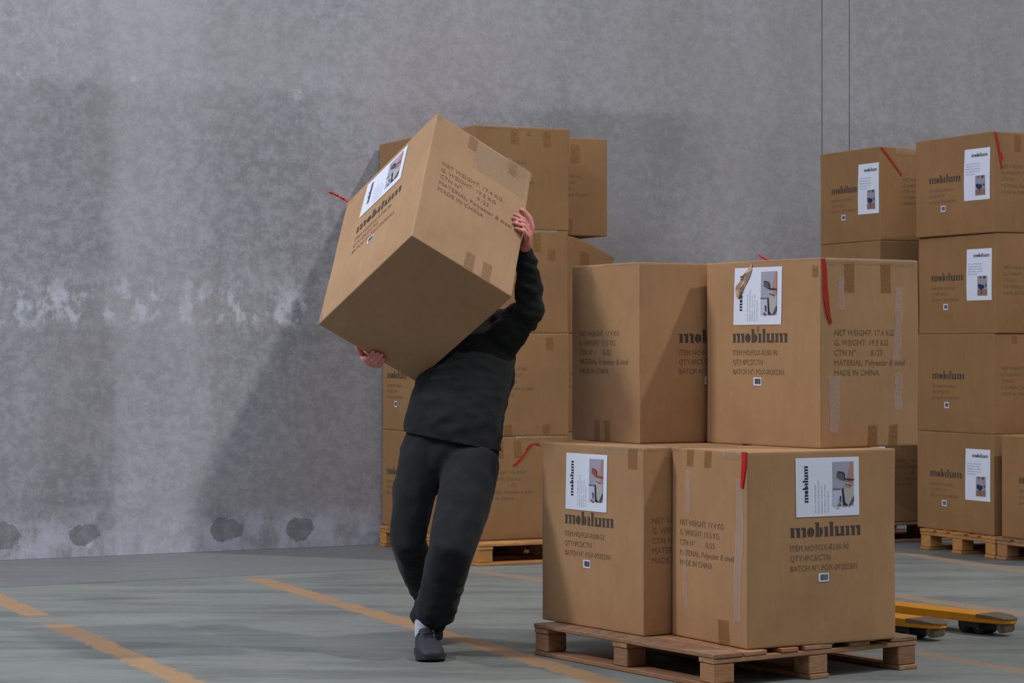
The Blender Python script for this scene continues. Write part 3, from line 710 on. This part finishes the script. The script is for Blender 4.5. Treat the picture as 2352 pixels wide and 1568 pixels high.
# ------------------------------------------------------------------ pallet truck
def pallet_truck():
    fd = Vector((0.617, -0.787, 0)); ang = math.atan2(fd.y, fd.x)
    root = empty('pallet_truck', (1.865, 10.68, 0), ang, 'yellow hand pallet truck, its two forks poking out behind the front pallet', 'pallet truck')
    # local: +x toward the fork tips, tips at x = 0.38
    def fork(yc, tip):
        bm = bmesh.new(); w_ = 0.075
        prof = [(-0.95, w_), (tip - 0.16, w_), (tip - 0.07, w_ * 0.86), (tip - 0.02, w_ * 0.62), (tip, w_ * 0.3)]
        up = [(x, yc + y) for x, y in prof] + [(x, yc - y) for x, y in reversed(prof)]
        top = [bm.verts.new((x, y, 0.092 if x < tip - 0.1 else 0.088 if x < tip - 0.03 else 0.078)) for x, y in up]
        bot = [bm.verts.new((x, y, 0.046 if x < tip - 0.17 else 0.058)) for x, y in up]
        bm.faces.new(top); bm.faces.new(list(reversed(bot))); n = len(up)
        for i in range(n): bm.faces.new((top[i], bot[i], bot[(i + 1) % n], top[(i + 1) % n]))
        bmesh.ops.bevel(bm, geom=[e for e in bm.edges], offset=0.004, segments=2, affect='EDGES')
        fk = from_bm('fork', bm, M['yellow'], root)
        bm = bmesh.new()
        nose = [(x, y) for x, y in prof if x > tip - 0.17]
        up2 = [(x + 0.003, yc + y * 1.02) for x, y in nose] + [(x + 0.003, yc - y * 1.02) for x, y in reversed(nose)]
        t2 = [bm.verts.new((x, y, (0.0955 if x < tip - 0.1 else 0.0915 if x < tip - 0.03 else 0.083))) for x, y in up2]
        b2 = [bm.verts.new((x, y, 0.078)) for x, y in up2]
        bm.faces.new(t2); bm.faces.new(list(reversed(b2)))
        for i in range(len(up2)): bm.faces.new((t2[i], b2[i], b2[(i + 1) % len(up2)], t2[(i + 1) % len(up2)]))
        from_bm('worn_fork_tip', bm, M['steel'], fk)
        for (x, r, wd, nm, mt) in ((tip - 0.25, 0.037, 0.05, 'load_wheel', 'rubber'), (tip - 0.165, 0.037, 0.05, 'load_wheel', 'rubber'), (tip - 0.045, 0.024, 0.04, 'entry_roller', 'steel')):
            z = r + 0.0006 if nm == 'load_wheel' else 0.040
            bm = bmesh.new(); bm_cyl(bm, (x, yc - wd, z), (x, yc + wd, z), r, seg=28, bev=0.005)
            wl = from_bm(nm, bm, M[mt], root, False)
            bm = bmesh.new(); bm_cyl(bm, (x, yc - wd - 0.006, z), (x, yc + wd + 0.006, z), r * 0.35, seg=14)
            from_bm('axle', bm, M['steel'], wl)
        bm = bmesh.new()
        for s in (-1, 1): bm_box(bm, (tip - 0.27, yc + s * 0.062 - 0.004, 0.030), (tip - 0.145, yc + s * 0.062 + 0.004, 0.062), 0.002)
        from_bm('wheel_bracket', bm, M['rubber'], root)
    fork(-0.19, 0.33); fork(0.19, 0.41)
    # hidden rear part: frame, pump, steering wheels, handle
    bm = bmesh.new(); bm_box(bm, (-1.06, -0.265, 0.046), (-0.95, 0.265, 0.14), 0.01, 2); bm_box(bm, (-1.08, -0.13, 0.10), (-0.98, 0.13, 0.42), 0.02, 2)
    from_bm('frame', bm, M['yellow'], root)
    bm = bmesh.new(); bm_cyl(bm, (-1.15, 0, 0.17), (-1.15, 0, 0.46), 0.045, bev=0.006); bm_box(bm, (-1.21, -0.08, 0.16), (-1.09, 0.08, 0.23), 0.012, 2)
    from_bm('pump', bm, M['yellow'], root)
    for s in (-1, 1):
        bm = bmesh.new(); bm_cyl(bm, (-1.15, s * 0.035, 0.0806), (-1.15, s * 0.085, 0.0806), 0.08, seg=32, bev=0.008); from_bm('steering_wheel', bm, M['rubber'], root)
    bm = bmesh.new(); bm_cyl(bm, (-1.15, 0, 0.44), (-1.26, 0, 1.05), 0.017, seg=14)
    from_bm('tiller', bm, M['yellow'], root)
    bm = bmesh.new()
    loop = [(-1.26, 0, 1.03), (-1.27, -0.08, 1.09), (-1.29, -0.09, 1.19), (-1.295, 0, 1.21), (-1.29, 0.09, 1.19), (-1.27, 0.08, 1.09), (-1.26, 0, 1.03)]
    for a, b in zip(loop[:-1], loop[1:]): bm_cyl(bm, a, b, 0.014, seg=10)
    from_bm('handle', bm, M['rubber'], root)
pallet_truck()

# ------------------------------------------------------------------ the carried box
HR = Matrix(((0.7962, -0.5947, 0.1112), (0.3664, 0.6201, 0.6937), (-0.4815, -0.5116, 0.7116)))
HO = Vector((-0.4136, 9.5446, 1.7699)); HA, HB, HH = 0.709, 0.5205, 0.788
HM = Matrix.Translation(HO) @ HR.to_4x4()
def HL(x, y, z): return HO + HR @ Vector((x, y, z))
def HD(x, y, z): return HR @ Vector((x, y, z))
hb = Carton('cardboard_box', (0, 0, 0), 0, HA, HB, HH, 'large brown carton tilted in the person\'s arms, hiding head and chest', None, 'card_held', bulge=0.004, mtx=HM, seed=70)
big_M(hb, 'L'); hb.label_wide('L', 0.180, 0.53, 0.320, 0.225, 'grey')
hb.text('R', 0.075, 0.50, ['NET WEIGHT: 17.4 KG', 'G. WEIGHT: 19.5 KG', 'CTN N°:        9./23', 'MATERIAL: Polyester & steel', 'MADE IN CHINA'], 0.022, 0.0405, 0.385)
tabs(hb, 'R', (0.18, 0.40), True, 0.085, 0.045, 0.004); tabs(hb, 'R', (0.265, 0.355), False, 0.10, 0.045)
hb.edge_tape('R', 0.38, 0.52, 0.06); hb.edge_tape('R', 0.0, 0.03, 0.03); hb.edge_tape('L', 0.0, 0.05, 0.03)
hb.rect('clear_tape', 'R', 0.22, 0.60, 0.50, 0.775, M['tape_pale'], 0.0014, n=8, jag=0.004).data.materials[0] = M['tape_gloss']
hb.rect('clear_tape', 'L', 0.0, 0.003, 0.03, 0.06, M['tape_gloss'], 0.002, n=6)
free_strap(hb.root, [(0.02, 0.70, HH - 0.004), (-0.015, 0.714, HH + 0.012), (-0.045, 0.724, HH + 0.021), (-0.070, 0.730, HH + 0.025), (-0.090, 0.736, HH + 0.026)], 0.005, 'red')

# ------------------------------------------------------------------ person
def loft(bm, pts, radii, side=None, seg=20, cap=True):
    """closed tapered tube; radii = (across, deep) per point; side = direction of 'across'"""
    pts = [Vector(p) for p in pts]; n = len(pts); rings = []
    rad = [(r, r) if not isinstance(r, (tuple, list)) else r for r in radii]
    P2 = []; R2_ = []; T2 = []
    for i in range(n):
        t = (pts[min(i + 1, n - 1)] - pts[max(i - 1, 0)]).normalized()
        P2.append(pts[i]); R2_.append(rad[i]); T2.append(t)
    if cap:
        a, b = P2[0], T2[0]; ra = R2_[0]; m = min(ra)
        P2 = [a - b * m * 0.95, a - b * m * 0.7] + P2; R2_ = [(ra[0] * .25, ra[1] * .25), (ra[0] * .7, ra[1] * .7)] + R2_; T2 = [b, b] + T2
        a, b = P2[-1], T2[-1]; ra = R2_[-1]; m = min(ra)
        P2 += [a + b * m * 0.7, a + b * m * 0.95]; R2_ += [(ra[0] * .7, ra[1] * .7), (ra[0] * .25, ra[1] * .25)]; T2 += [b, b]
    prev = None
    for p, r, t in zip(P2, R2_, T2):
        s = Vector(side) if side is not None else (prev if prev is not None else (Vector((1, 0, 0)) if abs(t.x) < 0.8 else Vector((0, 1, 0))))
        s = (s - t * s.dot(t)).normalized(); prev = s; u = t.cross(s)
        rings.append([bm.verts.new(p + s * (r[0] * math.cos(2 * PI * k / seg)) + u * (r[1] * math.sin(2 * PI * k / seg))) for k in range(seg)])
    for a, b in zip(rings[:-1], rings[1:]):
        for k in range(seg): bm.faces.new((a[k], a[(k + 1) % seg], b[(k + 1) % seg], b[k]))
    bm.faces.new(list(reversed(rings[0]))); bm.faces.new(rings[-1])
def ball(bm, c, r, rot=None):
    m = Matrix.Translation(c) @ (rot.to_4x4() if rot else Matrix.Identity(4)) @ Matrix.Diagonal((*((r, r, r) if not isinstance(r, (tuple, list)) else r), 1))
    bmesh.ops.create_icosphere(bm, subdivisions=3, radius=1.0, matrix=m)
def resurf(name, bm, voxel, mat, parent, smooth_it=6, disp=None, keep=None):
    bmesh.ops.recalc_face_normals(bm, faces=bm.faces)
    me = D.meshes.new('tmp'); bm.to_mesh(me); bm.free()
    o = D.objects.new('tmp', me); COL.objects.link(o)
    r = o.modifiers.new('r', 'REMESH'); r.mode = 'VOXEL'; r.voxel_size = voxel; r.use_smooth_shade = True
    if smooth_it:
        s = o.modifiers.new('s', 'SMOOTH'); s.iterations = smooth_it; s.factor = 0.5
    dg = bpy.context.evaluated_depsgraph_get(); m2 = D.meshes.new_from_object(o.evaluated_get(dg))
    D.objects.remove(o); D.meshes.remove(me)
    if disp:
        nr = [v.normal.copy() for v in m2.vertices]
        for v, n in zip(m2.vertices, nr): v.co = v.co + n * disp(v.co)
    ob = link_obj(name, m2, M[mat], parent, True)
    ob.data.name = name
    return ob

person = empty('person', (-0.36, 9.80, 0), 0, 'person in black sweatshirt, joggers and shoes walking with a big carton before the face', 'person')
PM = Matrix.Translation((0.36, -9.80, 0))
def local(o):    # person's parts are modelled in world space; bring them into the empty's frame
    o.data.transform(PM)
    return o

hipL, kneeL, ankL = Vector((-0.165, 9.99, 0.84)), Vector((-0.268, 9.74, 0.455)), Vector((-0.366, 9.855, 0.10))
hipR, kneeR, ankR = Vector((-0.375, 10.04, 0.84)), Vector((-0.445, 9.97, 0.48)), Vector((-0.385, 10.33, 0.19))
pel = Vector((-0.270, 10.03, 0.91))
shL, elL, wrL = Vector((-0.045, 10.37, 1.40)), Vector((0.078, 10.165, 1.475)), Vector((0.054, 10.085, 1.735))
shR, elR = Vector((-0.36, 10.55, 1.40)), Vector((-0.575, 10.46, 1.36))
wrR = HL(0.30, 0.782, 0.075)
neck = Vector((-0.19, 10.50, 1.47)); headc = Vector((-0.150, 10.600, 1.64))
chest = Vector((-0.195, 10.30, 1.22)); belly = Vector((-0.235, 10.12, 1.05))

# ---- body (one continuous surface with head, hands and legs)
bm = bmesh.new()
side = Vector((0.9, -0.25, 0.0))
loft(bm, [pel - Vector((0, 0, .10)), pel, belly, chest, Vector((-0.20, 10.44, 1.37))], [(.14, .09), (.15, .10), (.135, .095), (.155, .10), (.13, .075)], side)
loft(bm, [shR, (shR + shL) / 2 + Vector((0, .01, .01)), shL], [.05, .06, .05])
loft(bm, [neck - Vector((0, .03, .09)), neck + Vector((.01, .02, .06))], [.055, .052])
loft(bm, [hipL, kneeL, (kneeL + ankL) / 2, ankL, ankL - Vector((0, 0, .04))], [.075, .052, .048, .034, .036])
loft(bm, [hipR, kneeR, (kneeR + ankR) / 2, ankR], [.075, .052, .048, .034])
def foot(bm, heel, toe, z0, z1):
    h_, t_ = Vector(heel), Vector(toe)
    loft(bm, [h_ + Vector((0, 0, z0)), (h_ + t_) / 2 + Vector((0, 0, (z0 + z1) / 2)), t_ + Vector((0, 0, z1))], [(.026, .03), (.034, .026), (.036, .016)], (t_ - h_).cross(Vector((0, 0, 1))))
foot(bm, (-0.372, 9.875, 0.022), (-0.337, 9.665, 0.018), 0.02, 0.006)
foot(bm, (-0.385, 10.375, 0.13), (-0.362, 10.235, 0.022), 0.02, 0.008)
loft(bm, [shL, elL, wrL], [.045, .038, .029]); loft(bm, [shR, elR, wrR], [.045, .038, .026])
# head: faces the box; build in a local frame  (f = face direction)
f = Vector((-0.55, -0.80, 0.12)).normalized(); up = Vector((0.12, 0.12, 1)); up = (up - f * up.dot(f)).normalized(); rt = f.cross(up)
HF = Matrix((rt, f, up)).transposed()      # columns rt,f,up
def hp(x, y, z): return headc + HF @ Vector((x, y, z))
ball(bm, hp(0, -0.005, 0.025), (.073, .092, .088), HF); ball(bm, hp(0, .012, -.04), (.058, .070, .070), HF)
ball(bm, hp(0, .045, -.095), (.028, .028, .018), HF)                                 # chin
loft(bm, [hp(0, .085, .018), hp(0, .100, -.006), hp(0, .108, -.022)], [.008, .010, .013])   # nose
loft(bm, [hp(-.020, .080, -.056), hp(0, .086, -.056), hp(.020, .080, -.056)], [.006, .008, .006])  # lips
for s in (-1, 1):
    ball(bm, hp(s * .032, .076, .030), (.022, .010, .008), HF)                        # brow
    ball(bm, hp(s * .075, -.008, -.008), (.008, .018, .030), HF)                      # ear
loft(bm, [neck + Vector((0, 0, -.02)), hp(0, -.03, -.07)], [.052, .050])
# hands
def finger(bm, pts, r0, r1):
    n = len(pts); loft(bm, pts, [r0 + (r1 - r0) * i / (n - 1) for i in range(n)], seg=12)
# left hand, wrapped over the rear edge of the box's right-hand face (box frame coordinates)
wl_ = Vector((0.588, 0.068, 0.395))
kn = [Vector((HB + .018 - .002 * i, -.020, 0.375 + .021 * i)) for i in range(4)]
W = [HL(*wl_)]
mid = sum(kn, Vector()) / 4
loft(bm, [wrL, HL(*(wl_ * .55 + mid * .45)), HL(*(wl_ * .12 + mid * .88))], [(.030, .026), (.036, .022), (.041, .014)], HD(0, 0, 1))
flen = (.060, .072, .078, .070)
for i, k in enumerate(kn):
    base = wl_ * .4 + k * .6; L_ = flen[i]
    curl = .004 + .003 * ((i * 2) % 3)
    finger(bm, [HL(*base), HL(*k), HL(k.x - L_ * .45, -.024 - curl, k.z + .006 + .003 * i), HL(k.x - L_ * .8, -.017, k.z + .012 + .004 * i), HL(k.x - L_, -.0105, k.z + .014 + .005 * i)], .0098, .0072)
# thumb, from the side of the palm, along the edge
finger(bm, [HL(.575, .030, .420), HL(.566, -.002, .462), HL(HB + .018, -.018, .492), HL(HB - .012, -.017, .512), HL(HB - .030, -.011, .520)], .0125, .0085)
# right hand, hooked under the lower rear edge, fingers curling onto the bottom
wr_ = Vector((0.30, 0.782, 0.075))
kn = [Vector((.262 + .0205 * i, HA + .020, -.018 - .002 * (i % 2))) for i in range(4)]
mid = sum(kn, Vector()) / 4
loft(bm, [wrR, HL(*(wr_ * .5 + mid * .5)) + HD(0, .012, -.006), HL(*(wr_ * .08 + mid * .92)) + HD(0, .002, -.006)], [(.027, .021), (.037, .018), (.041, .015)], HD(1, 0, 0))
for i, k in enumerate(kn):
    L_ = (.058, .064, .068, .056)[i]
    base = wr_ * .4 + k * .6 + Vector((0, .006, -.004))
    finger(bm, [HL(*base), HL(*k), HL(k.x + .003, k.y - L_ * .42, -.030 - .004 * (i % 2)), HL(k.x + .004, k.y - L_ * .8, -.020), HL(k.x + .004, k.y - L_, -.0105)], .0105, .0078)
finger(bm, [HL(.262, .772, .045), HL(.232, HA + .040, .030), HL(.212, HA + .024, .042), HL(.200, HA + .0125, .060)], .0125, .0088)
body = local(resurf('body', bm, 0.0042, 'skin', person, 2))
# eyes, mouth line, hair
for s in (-1, 1):
    bm = bmesh.new(); ball(bm, hp(s * .031, .071, .014), .0115); e = local(from_bm('eye', bm, M['eye'], body, True))
    bm = bmesh.new(); ball(bm, hp(s * .031, .0795, .014), (.0052, .0035, .0052), HF); local(from_bm('iris', bm, M['iris'], e, True))
bm = bmesh.new(); ball(bm, hp(0, -0.016, 0.045), (.080, .092, .082), HF); ball(bm, hp(0, -0.045, -.005), (.072, .062, .075), HF); ball(bm, hp(0, .035, .088), (.060, .045, .028), HF)
local(resurf('hair', bm, 0.006, 'hair', body, 3, lambda c: 0.004 * noise.noise(c * 60)))

# ---- clothes
def folds(amp, sc, stretch=(1, 1, 1)):
    def f_(c):
        q = Vector((c.x * sc * stretch[0], c.y * sc * stretch[1], c.z * sc * stretch[2]))
        a = noise.noise(q); b = noise.noise(q * 2.3 + Vector((4, 1, 9)))
        return amp * ((1 - abs(a) * 2) * 0.6 + b * 0.5)
    return f_
bm = bmesh.new()
sd = Vector((0.96, -0.12, -0.10))
loft(bm, [(-0.262, 10.015, 0.84), (-0.254, 10.04, 0.965), (-0.236, 10.09, 1.06), (-0.196, 10.20, 1.19), (-0.180, 10.33, 1.32), (-0.195, 10.45, 1.42)],
     [(.212, .142), (.213, .146), (.208, .142), (.207, .135), (.195, .120), (.13, .09)], sd, 32)
loft(bm, [shR + Vector((.02, 0, .0)), (shR + shL) / 2 + Vector((0, .015, .03)), shL], [.075, .075, .078])
loft(bm, [neck - Vector((0, .03, .09)), neck + Vector((0, .0, .0))], [.09, .066])
loft(bm, [shL + Vector((-.02, 0, -.02)), (shL + elL) / 2 + Vector((.0, 0, -.025)), elL, (elL + wrL) / 2 + Vector((.004, 0, 0)), wrL - (wrL - elL) * .12], [.088, .078, .064, .052, .042])
loft(bm, [(-0.10, 10.30, 1.28), (-0.02, 10.22, 1.36), (0.055, 10.18, 1.44)], [.09, .080, .055])      # loose cloth under the arm
loft(bm, [shR, (shR + elR) / 2, elR, (elR + wrR) / 2, wrR - (wrR - elR) * .18], [.08, .066, .056, .046, .040])
def sw_d(c):
    a = folds(0.009, 9, (1, 1, 1.5))(c)
    if c.z > 1.36 and c.x > -0.03: a += 0.011 * noise.noise(Vector((c.x * 14 + c.z * 8, c.y * 10, c.z * 34 + c.x * 12)))
    return a
sweat = resurf('sweatshirt', bm, 0.010, 'sweat', person, 4, sw_d)
bm = bmesh.new(); bm.from_mesh(sweat.data)
r_ = bmesh.ops.bisect_plane(bm, geom=bm.verts[:] + bm.edges[:] + bm.faces[:], plane_co=(-0.258, 10.02, 0.903), plane_no=(-0.20, -0.02, -1), clear_outer=True)
bmesh.ops.holes_fill(bm, edges=[e for e in bm.edges if e.is_boundary], sides=0)
bm.to_mesh(sweat.data); bm.free(); sweat.data.polygons.foreach_set('use_smooth', [len(p.vertices) < 6 for p in sweat.data.polygons])
local(sweat)
bm = bmesh.new(); loft(bm, [wrL - (wrL - elL) * .15, wrL - (wrL - elL) * .04], [.043, .038]); local(resurf('cuff', bm, 0.006, 'sweat', sweat, 2))

bm = bmesh.new()
hs = Vector((0.96, -0.15, 0))
loft(bm, [(-0.268, 10.03, 0.80), (-0.272, 10.03, 0.86), (-0.262, 10.03, 0.95)], [(.205, .125), (.216, .130), (.180, .120)], hs, 32)
mL = (kneeL + ankL) / 2
loft(bm, [hipL + Vector((-.005, 0, -.02)), hipL * .5 + kneeL * .5 + Vector((.012, 0, .0)), kneeL + Vector((.012, 0, 0)), mL + Vector((.018, .03, .01)), mL * .45 + ankL * .55 + Vector((.012, .03, .01)), ankL + Vector((.010, .02, .072))],
     [(.118, .12), (.113, .115), (.096, .098), (.088, .095), (.087, .095), (.074, .078)])
mR = (kneeR + ankR) / 2
loft(bm, [hipR + Vector((-.005, 0, -.02)), hipR * .5 + kneeR * .5 + Vector((-.016, 0, 0)), kneeR + Vector((-.004, 0, 0)), mR + Vector((.0, .0, .0)), ankR + Vector((0, -.03, .03))], [(.106, .12), (.090, .108), (.074, .090), (.070, .080), (.055, .06)])
def tr_d(c):
    a = folds(0.011, 6.5, (1.3, 1.3, 0.8))(c)
    if c.z < 0.32: a += 0.006 * noise.noise(Vector((c.x * 12, c.y * 12, c.z * 38)))
    return a
trous = local(resurf('trousers', bm, 0.010, 'trous', person, 5, tr_d))
bm = bmesh.new(); loft(bm, [ankL + Vector((.012, .02, .062)), ankL + Vector((.008, .02, .030))], [(.066, .07), (.058, .062)]); local(resurf('trouser_cuff', bm, 0.008, 'trous', trous, 3, folds(.004, 20)))
bm = bmesh.new(); loft(bm, [ankL + Vector((.052, .0, .062)), ankL + Vector((.050, .0, .030))], [.042, .038]); local(resurf('trouser_fold', bm, 0.008, 'trous', trous, 3))
bm = bmesh.new(); loft(bm, [ankR + Vector((0, -.03, .03)), ankR + Vector((0, -.005, .0))], [.052, .046]); local(resurf('trouser_cuff', bm, 0.008, 'trous', trous, 3))
bm = bmesh.new(); loft(bm, [ankL + Vector((-.006, 0, .10)), ankL + Vector((-.004, -.004, -.02))], [.044, .044]); local(resurf('sock', bm, 0.006, 'sock', person, 2))
bm = bmesh.new(); loft(bm, [ankR + Vector((0, -.01, .01)), ankR + Vector((0, .012, -.03))], [.041, .042]); local(resurf('sock', bm, 0.006, 'sock', person, 2))

def shoe(heel, toe, pitch):
    """heel, toe: ground contact points of the outline; pitch lifts the heel"""
    h_ = Vector(heel); t_ = Vector(toe); d = (t_ - h_); L_ = d.length; d.normalize(); s = Vector((d.y, -d.x, 0)).normalized() if abs(d.z) < .9 else Vector((1, 0, 0)); u = s.cross(d).normalized()
    if u.z < 0: u = -u
    def q(a, b, c): return h_ + d * (a * L_) + s * b + u * c
    bm = bmesh.new()
    loft(bm, [q(.06, 0, .050), q(.22, 0, .052), q(.42, 0, .050), (q(.62, 0, .045)), q(.80, 0, .038), q(.93, 0, .030)], [(.034, .042), (.042, .048), (.047, .048), (.054, .044), (.056, .037), (.046, .026)], s, 24)
    loft(bm, [q(.20, 0, .07), q(.17, 0, .115)], [(.040, .048), (.037, .045)], s, 20)
    loft(bm, [q(.38, 0, .085), q(.26, 0, .118)], [(.030, .020), (.028, .014)], s, 16)
    up_ = local(resurf('shoe', bm, 0.006, 'shoe', person, 4, folds(.0015, 30)))
    bm = bmesh.new(); prof = [(0, .020), (.03, .036), (.12, .042), (.3, .043), (.5, .049), (.68, .060), (.82, .062), (.92, .052), (.985, .030), (1, .010)]
    ring = [(a, b) for a, b in prof] + [(a, -b) for a, b in reversed(prof)]
    lo = [bm.verts.new(q(a, b, 0.002 + (0.010 * max(0, a - .85) / .15))) for a, b in ring]; hi = [bm.verts.new(q(a, b * 1.03, .030 + (0.004 * max(0, a - .85) / .15))) for a, b in ring]
    bm.faces.new(lo); bm.faces.new(list(reversed(hi)))
    for i in range(len(ring)): bm.faces.new((lo[i], lo[(i + 1) % len(ring)], hi[(i + 1) % len(ring)], hi[i]))
    bmesh.ops.bevel(bm, geom=[e for e in bm.edges], offset=0.0025, segments=2, affect='EDGES')
    local(from_bm('sole', bm, M['sole'], up_))
    bm = bmesh.new()
    for k in range(4):
        a = .36 + .075 * k; zz = .112 - .005 * k
        bm_cyl(bm, q(a, -.020, zz - .005), q(a + .012, .020, zz - .005), .0028, seg=8)
    bm_cyl(bm, q(.35, -.012, .110), q(.33, -.036, .096), .0026, seg=8); bm_cyl(bm, q(.35, .012, .110), q(.33, .038, .094), .0026, seg=8)
    local(from_bm('laces', bm, M['rubber'], up_, True))
shoe((-0.382, 9.900, 0), (-0.328, 9.625, 0), 0)
shoe((-0.392, 10.425, .105), (-0.362, 10.190, 0.004), 1)

# ------------------------------------------------------------------ clean up
D.orphans_purge(do_recursive=True) if hasattr(D, 'orphans_purge') else None
